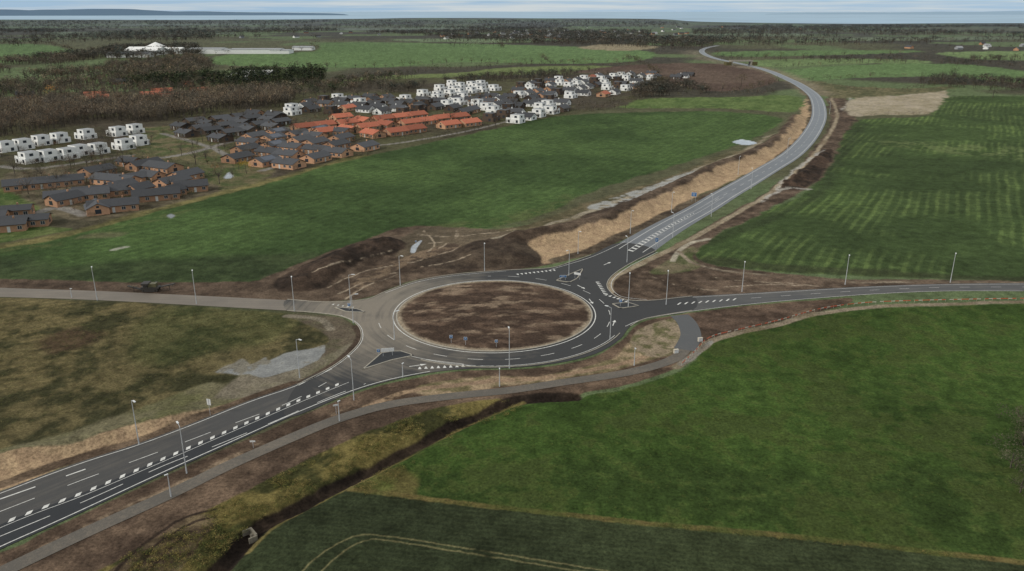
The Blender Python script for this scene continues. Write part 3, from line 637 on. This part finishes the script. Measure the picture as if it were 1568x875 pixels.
for x,y,L,Wd,a in [(58,287,26,11,30),(95,284,18,9,30),(150,268,14,10,62),(178,282,22,9,-20),(120,306,24,9,25),(158,300,22,9,25),(185,292,12,9,62),(222,258,16,9,62),(250,262,18,10,-28),(285,275,14,9,62),(240,305,18,9,25),(175,322,18,9,25),(150,326,10,8,-60),(262,300,10,8,62),(292,292,14,9,25),(265,285,14,9,62),(205,280,12,9,62),(200,254,12,8,-28),(100,312,12,8,62),(215,296,9,8,62),(232,276,11,8,-28)]:
    gable(x,y,L,Wd,a,brick,slate,'brick_house',rh=1.9)
for x,y,L in [(15,330,16),(10,352,14),(40,345,16),(-20,340,14)]: gable(x,y,L,9,20,brick,slate,'brick_house',rh=1.2)
def inpoly(p,poly):
    d,i_=segdist(np.array([p[0]]),np.array([p[1]]),poly,True); return bool(i_[0])
def cluster(pts,ang,su,sv,fn,jit=.12,prob=.9):
    poly=W(pts,True,sm=False); c0=poly.mean(0); a=math.radians(ang); ex=np.array([math.cos(a),math.sin(a)]); ey=np.array([-ex[1],ex[0]])
    n=40
    for i_ in range(-n,n):
        for j_ in range(-n,n):
            if random.random()>prob: continue
            p=c0+ex*(i_+random.uniform(-jit,jit))*su+ey*(j_+random.uniform(-jit,jit))*sv
            if inpoly(p,poly): fn(p[0],p[1],ang)
cluster([(340,238),(400,206),(520,202),(566,234),(470,256),(400,262)],B,20,17,lambda x,y,a:gable(x,y,14,10,a+random.choice([0,0,90]),brick,slate,'brick_house',rh=1.9,world=True,sol=random.random()<.5))
cluster([(245,198),(300,184),(420,178),(436,194),(345,218),(290,214)],B-10,18,17,lambda x,y,a:gable(x,y,13,10,a+random.choice([0,90]),timber,slate,'timber_house',rh=1.8,world=True))
cluster([(436,203),(500,184),(700,179),(735,192),(640,212),(540,213)],B-18,16,29,lambda x,y,a:gable(x,y,14.5,10,a+random.choice([0,0,0,90]),brick,terra,'terracotta_roof_house',rh=2.2,world=True),prob=.93,jit=.08)
def mixed(x,y,a):
    r=random.random()
    if r<.2: modern(x,y,a+90*random.randint(0,1),world=True)
    elif r<.36: modern(x,y,a,wall=timber,name='timber_modern_house',world=True)
    elif r<.42: gable(x,y,13,9,a,brick,terra,'terracotta_roof_house',world=True)
    else: gable(x,y,13,9,a+90*random.randint(0,1),random.choice([brick,wht,timber]),slate,'detached_house',rh=2.4,world=True)
cluster([(360,184),(520,150),(640,153),(760,150),(860,150),(880,170),(790,190),(740,186),(700,177),(560,176),(450,180)],B,20,19,mixed,prob=.88)
cluster([(612,148),(700,130),(762,131),(758,142),(645,156)],B-8,17,22,lambda x,y,a:modern(x,y,a,world=True),prob=.85)
cluster([(770,152),(800,130),(900,118),(1000,114),(1060,117),(1000,128),(960,148),(850,152)],B,23,22,mixed,prob=.85)
cluster([(100,160),(120,150),(320,140),(330,147),(200,160)],30,30,30,lambda x,y,a:gable(x,y,18,11,a,brick,terra,'terracotta_roof_house',rh=2.6,world=True),prob=.7,jit=.35)
cluster([(-60,172),(90,156),(100,166),(-60,186)],30,26,26,mixed,prob=.8)
cluster([(0,160),(60,130),(300,118),(330,135),(120,150)],30,60,60,lambda x,y,a:gable(x,y,15,10,a+random.choice([0,90]),brick,random.choice([slate,slate,terra]),'detached_house',rh=3,world=True),prob=.6,jit=.4)
def farh(x,y,a): gable(x,y,random.uniform(12,20),9,a+random.choice([0,90,40]),random.choice([wht,brick,grey]),random.choice([slate,slate,slate,grey]),'village_house',wh=3.2,rh=3.4,world=True,detail=False)
cluster([(640,55),(800,48),(1050,46),(1060,54),(900,60),(700,62)],20,75,115,farh,jit=.45,prob=.55)
cluster([(1180,76),(1300,68),(1568,68),(1568,78),(1400,76),(1250,78)],15,75,95,farh,jit=.45,prob=.4)
cluster([(850,44),(1100,40),(1300,46),(1100,50)],15,150,210,farh,jit=.45,prob=.35)
cluster([(300,56),(500,50),(620,50),(560,60),(400,62)],15,110,150,farh,jit=.45,prob=.3)
def hall(x,y,L,Wd,h,ang,rr=2,wall=None,roof=None,name='warehouse'):
    gable(x,y,L,Wd,ang,wall or wht,roof or grey,name,wh=h,rh=rr,detail=False)
hall(225,84,60,60,8,0,6,roof=wht); hall(262,82,50,40,8,0,3,roof=wht); hall(200,88,70,30,6,5,3,roof=slate)
for x,L,h in ((320,60,9),(352,45,7),(382,60,8),(412,50,8),(432,35,6)): hall(x,82,L,40,h,2,1.5,roof=grey)
hall(465,77,40,30,6,0,2); hall(397,118,34,50,4,0,4,wall=grey,roof=wht,name='greenhouse'); hall(372,121,22,40,3.5,0,3,wall=grey,roof=wht,name='greenhouse')
m=MB(); p=plan(240,80); n=14
ring=[(30*math.cos(2*math.pi*k/n),30*math.sin(2*math.pi*k/n)) for k in range(n)]
m.add([(a_,b_,0) for a_,b_ in ring]+[(a_,b_,6) for a_,b_ in ring]+[(a_*.45,b_*.45,13) for a_,b_ in ring]+[(0,0,19)],
  [(k,(k+1)%n,n+(k+1)%n,n+k) for k in range(n)]+[(n+k,n+(k+1)%n,2*n+(k+1)%n,2*n+k) for k in range(n)]+[(2*n+k,2*n+(k+1)%n,3*n) for k in range(n)],0)
for k in range(0,n,2): m.box(ring[k][0]*.99,ring[k][1]*.99,0,3,3,5,1,rot=2*math.pi*k/n)
m.obj('tented_hall',[wht,glass],(p[0],p[1],0))
m=MB(); p=plan(1134,100)
m.box(0,0,5.2,34,9,1.1,0); m.box(0,-4.3,6.3,34,.3,1.0,0); m.box(0,4.3,6.3,34,.3,1.0,0)
for xx in (-15,15): m.box(xx,0,-.5,2.2,8.6,5.7,0)
for xx in (-20,20): m.box(xx,0,-.5,8,10,5,1)
m.obj('road_bridge',[kerbm,simple('embankment_soil',S(90,84,60),.9,.1,1)],(p[0],p[1],0),math.radians(8))

# ---------------------------------------------------------------- vegetation
vm_,nt,bs=mk_mat('foliage'); at=nd(nt,'ShaderNodeAttribute',attribute_name='Col'); cs=vary(nt,at.outputs['Color'],noise(nt,.8,3),.7,1.3)
nt.links.new(cs,bs.inputs['Base Color']); bs.inputs['Roughness'].default_value=.9; bs.inputs['Specular IOR Level'].default_value=.1
def tree_template(kind,ntri,seed):
    r=np.random.default_rng(seed); vs=[];fs=[];shade=[]
    def tri(a,b,c_,s_):
        o=len(vs); vs.extend([a,b,c_]); fs.append((o,o+1,o+2)); shade.extend([s_]*3)
    def limb(p,q,r0,r1):
        p=np.array(p,float);q=np.array(q,float); d=q-p; a=np.cross(d,[.3,.9,.1]); a/=np.linalg.norm(a)+1e-9; b=np.cross(d,a); b/=np.linalg.norm(b)+1e-9
        o=len(vs)
        for (c_,rr_) in ((p,r0),(q,r1)):
            for k in range(3):
                t=2.094*k; vs.append(c_+a*math.cos(t)*rr_+b*math.sin(t)*rr_); shade.append(-1)
        for k in range(3):
            k2=(k+1)%3; fs.append((o+k,o+k2,o+3+k2)); fs.append((o+k,o+3+k2,o+3+k))
    if kind=='bush': cz,rx,rz=.45,.5,.5
    elif kind=='conifer': cz,rx,rz=.5,.24,.5
    else: cz,rx,rz=.6,.36,.4
    if kind!='bush': limb((0,0,-.05),(0,0,.75 if kind!='conifer' else .95),.025,.008)
    cl=[]
    for k in range(9):
        if kind=='conifer':
            z_=.15+.8*r.random(); rad_=.26*(1-z_)+.02; a=r.random()*6.28; c_=np.array([math.cos(a)*rad_*.6,math.sin(a)*rad_*.6,z_]); s_=.07+.1*(1-z_)
        else:
            a=r.random()*6.28; e=r.uniform(-.6,1); c_=np.array([math.cos(a)*rx*.7*math.sqrt(max(0,1-e*e*.8)),math.sin(a)*rx*.7*math.sqrt(max(0,1-e*e*.8)),cz+e*rz*.62]); s_=rx*r.uniform(.35,.55)
        cl.append((c_,s_,r.uniform(.7,1.25)))
        if kind=='bare': limb((0,0,.25+.2*r.random()),c_,.012,.004)
    for k in range(ntri):
        c_,s_,sh=cl[r.integers(len(cl))]
        p=c_+r.normal(size=3)*s_*.5; sz=r.uniform(.5,1)*(.9/math.sqrt(ntri))*(1.0 if kind!='bare' else .8)
        d1=r.normal(size=3); d1/=np.linalg.norm(d1); d2=r.normal(size=3); d2/=np.linalg.norm(d2)
        if kind=='bare': tri(p,p+d1*sz*1.6+np.array([0,0,sz*.7]),p+d2*sz*.4,sh*r.uniform(.75,1.25))
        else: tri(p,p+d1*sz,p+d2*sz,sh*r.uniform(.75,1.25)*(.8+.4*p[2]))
    return np.array(vs),np.array(fs),np.array(shade)
TPL={}
for kind in ('bare','leafy','conifer','bush'):
    for lod,nt_ in (('n',260),('f',70),('v',26)):
        TPL[kind,lod]=[tree_template(kind,nt_,s_) for s_ in range(4)]
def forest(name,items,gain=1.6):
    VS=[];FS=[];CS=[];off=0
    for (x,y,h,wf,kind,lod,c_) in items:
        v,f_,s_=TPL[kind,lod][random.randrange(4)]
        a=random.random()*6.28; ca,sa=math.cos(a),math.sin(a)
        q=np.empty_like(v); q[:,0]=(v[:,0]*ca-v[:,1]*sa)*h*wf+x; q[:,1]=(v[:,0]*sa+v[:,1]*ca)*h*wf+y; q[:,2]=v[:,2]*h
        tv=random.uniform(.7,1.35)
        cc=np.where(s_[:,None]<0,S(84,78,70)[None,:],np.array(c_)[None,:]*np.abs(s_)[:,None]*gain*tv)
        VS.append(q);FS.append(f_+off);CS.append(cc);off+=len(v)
    if not VS: return
    V=np.vstack(VS).astype(np.float32);Fc=np.vstack(FS).astype(np.int32);C=np.vstack(CS)
    me=bpy.data.meshes.new(name); me.vertices.add(len(V)); me.vertices.foreach_set('co',V.ravel()); me.loops.add(Fc.size); me.loops.foreach_set('vertex_index',Fc.ravel())
    me.polygons.add(len(Fc)); me.polygons.foreach_set('loop_start',np.arange(0,Fc.size,3,dtype=np.int32)); me.polygons.foreach_set('loop_total',np.full(len(Fc),3,np.int32)); me.update(calc_edges=True)
    ca_=me.attributes.new('Col','FLOAT_COLOR','POINT'); ca_.data.foreach_set('color',np.concatenate([C,np.ones((len(C),1))],1).astype(np.float32).ravel())
    me.materials.append(vm_); o=bpy.data.objects.new(name,me); bpy.context.collection.objects.link(o)
BR=[S(86,78,68),S(74,68,60),S(96,86,70),S(68,64,56),S(88,74,60)]; GR_=[S(44,52,36),S(36,44,32),S(56,62,40)]
def hazec(c_,x,y):  # tints far crowns blue-grey: atmospheric haze put into their colour
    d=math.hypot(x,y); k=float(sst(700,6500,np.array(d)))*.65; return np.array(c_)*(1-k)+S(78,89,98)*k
def scat(pts,n,h,kinds,cols,wf=1.0,lod=None,dens=None):
    poly=W(pts,True,sm=False); x0,y0=poly.min(0); x1,y1=poly.max(0); P=np.stack([rng.uniform(x0,x1,n*6),rng.uniform(y0,y1,n*6)],1)
    _,ins=segdist(P[:,0],P[:,1],poly,True); P=P[ins]
    if dens: 
        nzv=fbm(P[:,0],P[:,1],dens[0],3,81); P=P[nzv>dens[1]]
    P=P[:n]; out=[]
    for x,y in P:
        d=math.hypot(x,y); l=lod or ('n' if d<650 else 'f' if d<1600 else 'v')
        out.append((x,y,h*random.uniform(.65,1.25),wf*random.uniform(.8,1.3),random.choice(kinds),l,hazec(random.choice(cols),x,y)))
    return out
def hedge(pts,step,h,kinds,cols,wf=1.2,jit=2,lod=None,gap=0.0):
    P=resamp(W(pts),step); out=[]
    for x,y in P:
        if random.random()<gap: continue
        d=math.hypot(x,y); l=lod or ('n' if d<650 else 'f' if d<1600 else 'v')
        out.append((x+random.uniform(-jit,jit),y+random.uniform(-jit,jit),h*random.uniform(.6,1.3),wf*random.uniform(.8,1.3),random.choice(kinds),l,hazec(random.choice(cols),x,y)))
    return out
it=scat([(-60,218),(-60,172),(120,165),(300,154),(430,143),(455,152),(440,164),(340,170),(280,184),(220,188),(150,188),(60,203)],1300,11.5,['bare'],BR,1.1)
forest('bare_tree_belt',it,1.8)
it=scat([(192,138),(200,126),(300,123),(420,112),(497,114),(497,128),(400,140),(300,137)],480,12,['conifer','leafy'],GR_,1.5)
forest('evergreen_wood',it,1.0)
it=scat([(-80,165),(-80,100),(120,90),(190,92),(310,90),(330,104),(300,122),(190,128),(120,140),(60,158)],1500,11,['bare','bare','leafy'],BR+[S(50,54,40)],1.2,dens=(120,.44))
it+=scat([(0,140),(130,128),(330,118),(360,135),(200,150),(60,160)],380,10,['bare'],BR,1.2)
it+=scat([(-60,190),(-60,160),(200,146),(340,140),(340,148),(150,166)],200,8,['bare'],BR,1.2)
forest('woodland',it,1.45)
it=scat([(260,145),(500,128),(600,118),(640,118),(560,140),(480,150),(300,155)],400,9,['bare','leafy'],BR+GR_,1.2)
forest('mixed_trees',it,1.4)
it=[]
HC=BR+[S(56,56,40),S(72,68,46)]
for pts,st,h,g_ in [
 ([(640,218),(760,194),(850,176),(900,170),(960,166)],4,4.5,.1),([(850,170),(960,158),(1000,148),(1120,146),(1190,144)],5,6,.15),([(960,168),(1100,168),(1190,176)],5,2.5,.2),
 ([(500,104),(600,104),(700,97),(850,99),(975,95)],14,9,.15),([(310,102),(450,104),(500,106)],12,9,.1),([(540,118),(700,108),(760,104),(860,100)],10,8,.1),
 ([(690,72),(760,70),(770,74)],12,12,0),([(960,90),(985,100),(1010,118)],9,8,.1),([(1010,130),(1060,142),(1140,140),(1190,128)],7,8,.15),([(900,110),(960,122),(1010,128)],9,8,.2),
 ([(1150,92),(1300,88),(1450,92)],16,8,.1),([(1180,106),(1300,99),(1460,96),(1568,106)],12,7,.15),([(1240,125),(1300,121),(1450,119),(1568,130)],8,6,.15),([(1310,180),(1350,178),(1420,176)],5,3,.1),
 ([(1290,140),(1400,138),(1440,128)],7,6,.1),([(1440,128),(1480,136),(1568,140),(1700,145)],7,6,.1),([(1100,86),(1300,86),(1460,84)],22,9,.1),([(1070,70),(1200,72),(1500,74),(1700,74)],26,10,.1),
 ([(310,84),(480,78),(490,66),(750,66),(1000,74)],22,9,.15),([(0,68),(60,66),(115,80)],16,10,.1),([(830,88),(850,98),(960,103)],12,8,.2),([(1000,80),(1060,78),(1090,70)],20,10,.1),
 ([(0,372),(80,358),(150,345)],6,2.5,.4),([(150,345),(290,306),(330,295)],5,2.2,.3),([(380,282),(480,255),(560,238)],6,2.5,.3),([(20,262),(60,250),(210,236)],4,2.2,.2),([(210,212),(260,206),(300,196)],5,4,.2)]:
    it+=hedge(pts,st,h,['bare','bush'] if h>4 else ['bush'],HC,1.5 if h<5 else 1.25,gap=g_)
forest('hedgerow',it,1.25)
for x,y,h,c_,nm in ((377,266,7,S(150,124,50),'yellow_autumn_tree'),(366,262,5,S(120,110,48),'yellow_autumn_tree'),(78,150,12,S(140,104,56),'autumn_tree'),(330,268,6,S(110,80,54),'autumn_tree'),(1460,124,16,S(54,56,44),'oak_tree'),(1520,150,13,S(58,58,42),'oak_tree'),(1135,133,14,S(66,60,46),'oak_tree')):
    p=plan(x,y); forest(nm,[(p[0],p[1],h,1.2,'leafy','n',c_)])
it=[]
for poly,n in (([(20,300),(20,255),(230,235),(340,270),(310,300),(140,335)],420),([(240,200),(300,183),(430,178),(560,210),(566,240),(400,268),(330,270)],460),([(436,205),(500,186),(735,180),(735,194),(560,222)],340),([(370,182),(520,150),(850,145),(870,172),(740,190),(450,182)],800),([(770,150),(800,130),(1050,116),(950,150)],500),([(0,262),(0,205),(215,190),(225,240)],300)):
    it+=scat(poly,n,3.0,['bush','bare','bush'],BR+[S(60,70,40),S(84,60,44),S(48,58,36)],1.3)
forest('garden_shrubs',it,1.3)
it=scat([(-40,210),(-40,160),(330,145),(450,150),(700,150),(850,150),(640,210),(330,290),(20,330)],190,8,['bare'],BR,1.1)
forest('garden_trees',it,1.6)
it=[]
FB=[S(60,60,54),S(70,66,58),S(52,58,52),S(80,72,60)]
for pts,n,h,dn in [
 ([(-200,68),(-200,48),(300,46),(330,60),(180,72)],1700,13,.41),([(-200,102),(0,98),(110,86),(180,74),(300,72),(310,90),(120,92)],800,12,.36),
 ([(300,66),(310,48),(760,42),(1000,46),(1000,56),(760,64),(480,66)],2400,12,.47),
 ([(-200,48),(-200,34),(540,32),(1000,32),(1060,37),(1060,46),(760,42),(300,46)],3200,13,.41),
 ([(760,66),(900,60),(1060,56),(1100,66),(1060,76),(960,72)],900,12,.47),
 ([(1060,70),(1060,39),(1300,40.5),(1700,40),(1700,56),(1568,66),(1200,70)],3400,12,.44),
 ([(1100,92),(1200,88),(1568,90),(1700,96),(1568,104),(1300,98)],300,8,.5),
 ([(1400,128),(1440,120),(1568,126),(1700,140),(1500,140)],300,8,.4),
 ([(560,150),(600,135),(760,118),(900,112),(860,122),(700,130)],300,8,.4),
 ([(1000,126),(1050,132),(1090,142),(1020,148),(960,150)],300,8,.3)]:
    it+=scat(pts,n,h,['bare','leafy','bare'],FB,2.0 if h>11 else 1.3,dens=(300 if h>11 else 60,dn))
forest('distant_woods',it,1.15)
it=[]
GT=[S(104,96,54),S(82,82,46),S(120,106,66),S(66,72,38)]
it+=scat([(120,900),(230,832),(330,778),(430,728),(540,675),(640,636),(740,614),(785,612),(640,668),(520,730),(400,795),(330,860),(290,900)],3000,.65,['bush'],GT,1.3,lod='v',dens=(5,.42))
it+=scat([(540,750),(600,712),(700,662),(790,620),(800,626),(700,672),(620,720),(600,755)],700,.6,['bush'],GT,1.2,lod='v',dens=(5,.4))
it+=scat([(540,752),(1000,803),(1568,863),(1568,866),(1000,808),(540,757)],900,.55,['bush'],GT,1.2,lod='v',dens=(4,.40))
it+=scat([(600,740),(790,630),(1045,570),(1180,505),(1350,476),(1700,470),(1700,870),(1300,825),(700,765)],4500,.3,['bush'],[S(62,80,38),S(84,90,46),S(52,68,32)],1.8,lod='v',dens=(12,.47))
it+=scat([(-60,462),(400,480),(480,500),(330,540),(300,580),(-60,680)],4200,.45,['bush'],[S(76,78,46),S(92,86,58),S(58,62,36)],1.6,lod='v')
forest('rough_grass',it,1.1)
it=scat([(1538,650),(1560,640),(1640,640),(1660,760),(1580,770),(1545,740),(1536,690)],80,3.2,['bare','bush'],[S(66,62,52),S(78,72,60)],1.4,lod='n')
forest('thicket',it)

# ---------------------------------------------------------------- sea and far coast
sm_,nt,bs=mk_mat('sea_water'); bs.inputs['Roughness'].default_value=.5
n_=noise(nt,.0008,4,.6); rgb=nd(nt,'ShaderNodeRGB'); rgb.outputs[0].default_value=(*S(136,164,184),1); nt.links.new(vary(nt,rgb.outputs[0],n_,.8,1.2),bs.inputs['Base Color'])
m=MB(); co=W([(-900,31.5),(-300,31),(0,30.5),(300,31),(540,29.5),(640,28),(800,28.5),(1000,29.5),(1080,34),(1300,37),(1568,36),(2400,36)])
co=resamp(co,200); prev=co
for R_ in (14000,25000,50000,120000,400000):
    nx=np.array([(p[0]/np.hypot(*p)*R_,p[1]/np.hypot(*p)*R_) for p in co]); m.strip(nx,prev,1.5,0); prev=nx
mm=m.obj('sea',[sm_])
if mm.data.polygons[10].normal.z<0: mm.data.flip_normals()
def ridge(name,x0,x1,dist,h,seed,mat):
    m=MB(); n=160; top=[];bot=[];bk=[]
    for k in range(n+1):
        px=x0+(x1-x0)*k/n; a=math.atan((px-CX)/F/CP); e=math.sin(math.pi*k/n)**.4
        hh=1+h*e*(.35+.65*float(fbm(np.array(px*1.0),np.array(0.0),120,4,seed)))*1.2
        top.append((dist*math.sin(a)*1.02,dist*math.cos(a)*1.02,hh)); bot.append((dist*math.sin(a),dist*math.cos(a),1)); bk.append((dist*math.sin(a)*1.1,dist*math.cos(a)*1.1,1))
    vs=bot+top+bk; q=n+1
    m.add(vs,[(k,k+1,q+k+1,q+k) for k in range(n)]+[(q+k,q+k+1,2*q+k+1,2*q+k) for k in range(n)],0); m.obj(name,[mat])
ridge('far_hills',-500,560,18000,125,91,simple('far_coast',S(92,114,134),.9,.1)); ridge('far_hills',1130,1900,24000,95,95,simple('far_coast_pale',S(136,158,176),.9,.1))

# ---------------------------------------------------------------- light & sky
SE,SAz=math.radians(32),math.radians(-115)   # sun from the left, a little behind camera
w=bpy.data.worlds.new('World'); bpy.context.scene.world=w; w.use_nodes=True; nt=w.node_tree
bg=nt.nodes['Background']; sky=nd(nt,'ShaderNodeTexSky'); sky.sky_type='NISHITA'; sky.sun_disc=False; sky.sun_elevation=SE; sky.sun_rotation=SAz; sky.air_density=1.2; sky.dust_density=.4; sky.ozone_density=2.0
tc=nd(nt,'ShaderNodeTexCoord'); mp=nd(nt,'ShaderNodeMapping'); mp.inputs['Scale'].default_value=(2,2,60); nt.links.new(tc.outputs['Generated'],mp.inputs[0])
cn=noise(nt,2.4,5,.6,mp.outputs[0]); mr=nd(nt,'ShaderNodeMapRange'); nt.links.new(cn,mr.inputs[0]); mr.inputs[1].default_value=.4; mr.inputs[2].default_value=.62
cm_=nd(nt,'ShaderNodeMix',data_type='RGBA'); nt.links.new(mr.outputs[0],cm_.inputs[0]); cm_.inputs[6].default_value=(3.6,5.6,7.8,1); cm_.inputs[7].default_value=(6.6,7.4,8.0,1)
sx=nd(nt,'ShaderNodeSeparateXYZ'); nt.links.new(tc.outputs['Generated'],sx.inputs[0])
el=nd(nt,'ShaderNodeMapRange'); nt.links.new(sx.outputs[2],el.inputs[0]); el.inputs[1].default_value=.03; el.inputs[2].default_value=.35
ov=nd(nt,'ShaderNodeMix',data_type='RGBA'); nt.links.new(el.outputs[0],ov.inputs[0]); nt.links.new(cm_.outputs[2],ov.inputs[6]); ov.inputs[7].default_value=(8.8,8.9,8.7,1)
mx=nd(nt,'ShaderNodeMix',data_type='RGBA'); mx.inputs[0].default_value=.84; nt.links.new(sky.outputs[0],mx.inputs[6]); nt.links.new(ov.outputs[2],mx.inputs[7])
nt.links.new(mx.outputs[2],bg.inputs[0]); bg.inputs[1].default_value=.093
sl=bpy.data.lights.new('sun','SUN'); sl.energy=2.3; sl.angle=math.radians(10); sl.color=(1,.94,.84)
so=bpy.data.objects.new('sun',sl); bpy.context.collection.objects.link(so)
dv=Vector((math.sin(SAz)*math.cos(SE),math.cos(SAz)*math.cos(SE),math.sin(SE)))
so.rotation_euler=dv.to_track_quat('Z','Y').to_euler()
cam=bpy.data.cameras.new('camera'); cam.lens=28; cam.sensor_width=36; cam.clip_start=1; cam.clip_end=600000
cob=bpy.data.objects.new('camera',cam); bpy.context.collection.objects.link(cob); cob.location=(0,0,CAMH); cob.rotation_euler=(math.pi/2-PITCH,0,0)
bpy.context.scene.camera=cob
vs=bpy.context.scene.view_settings; vs.view_transform='Standard'; vs.look='None'; vs.exposure=0
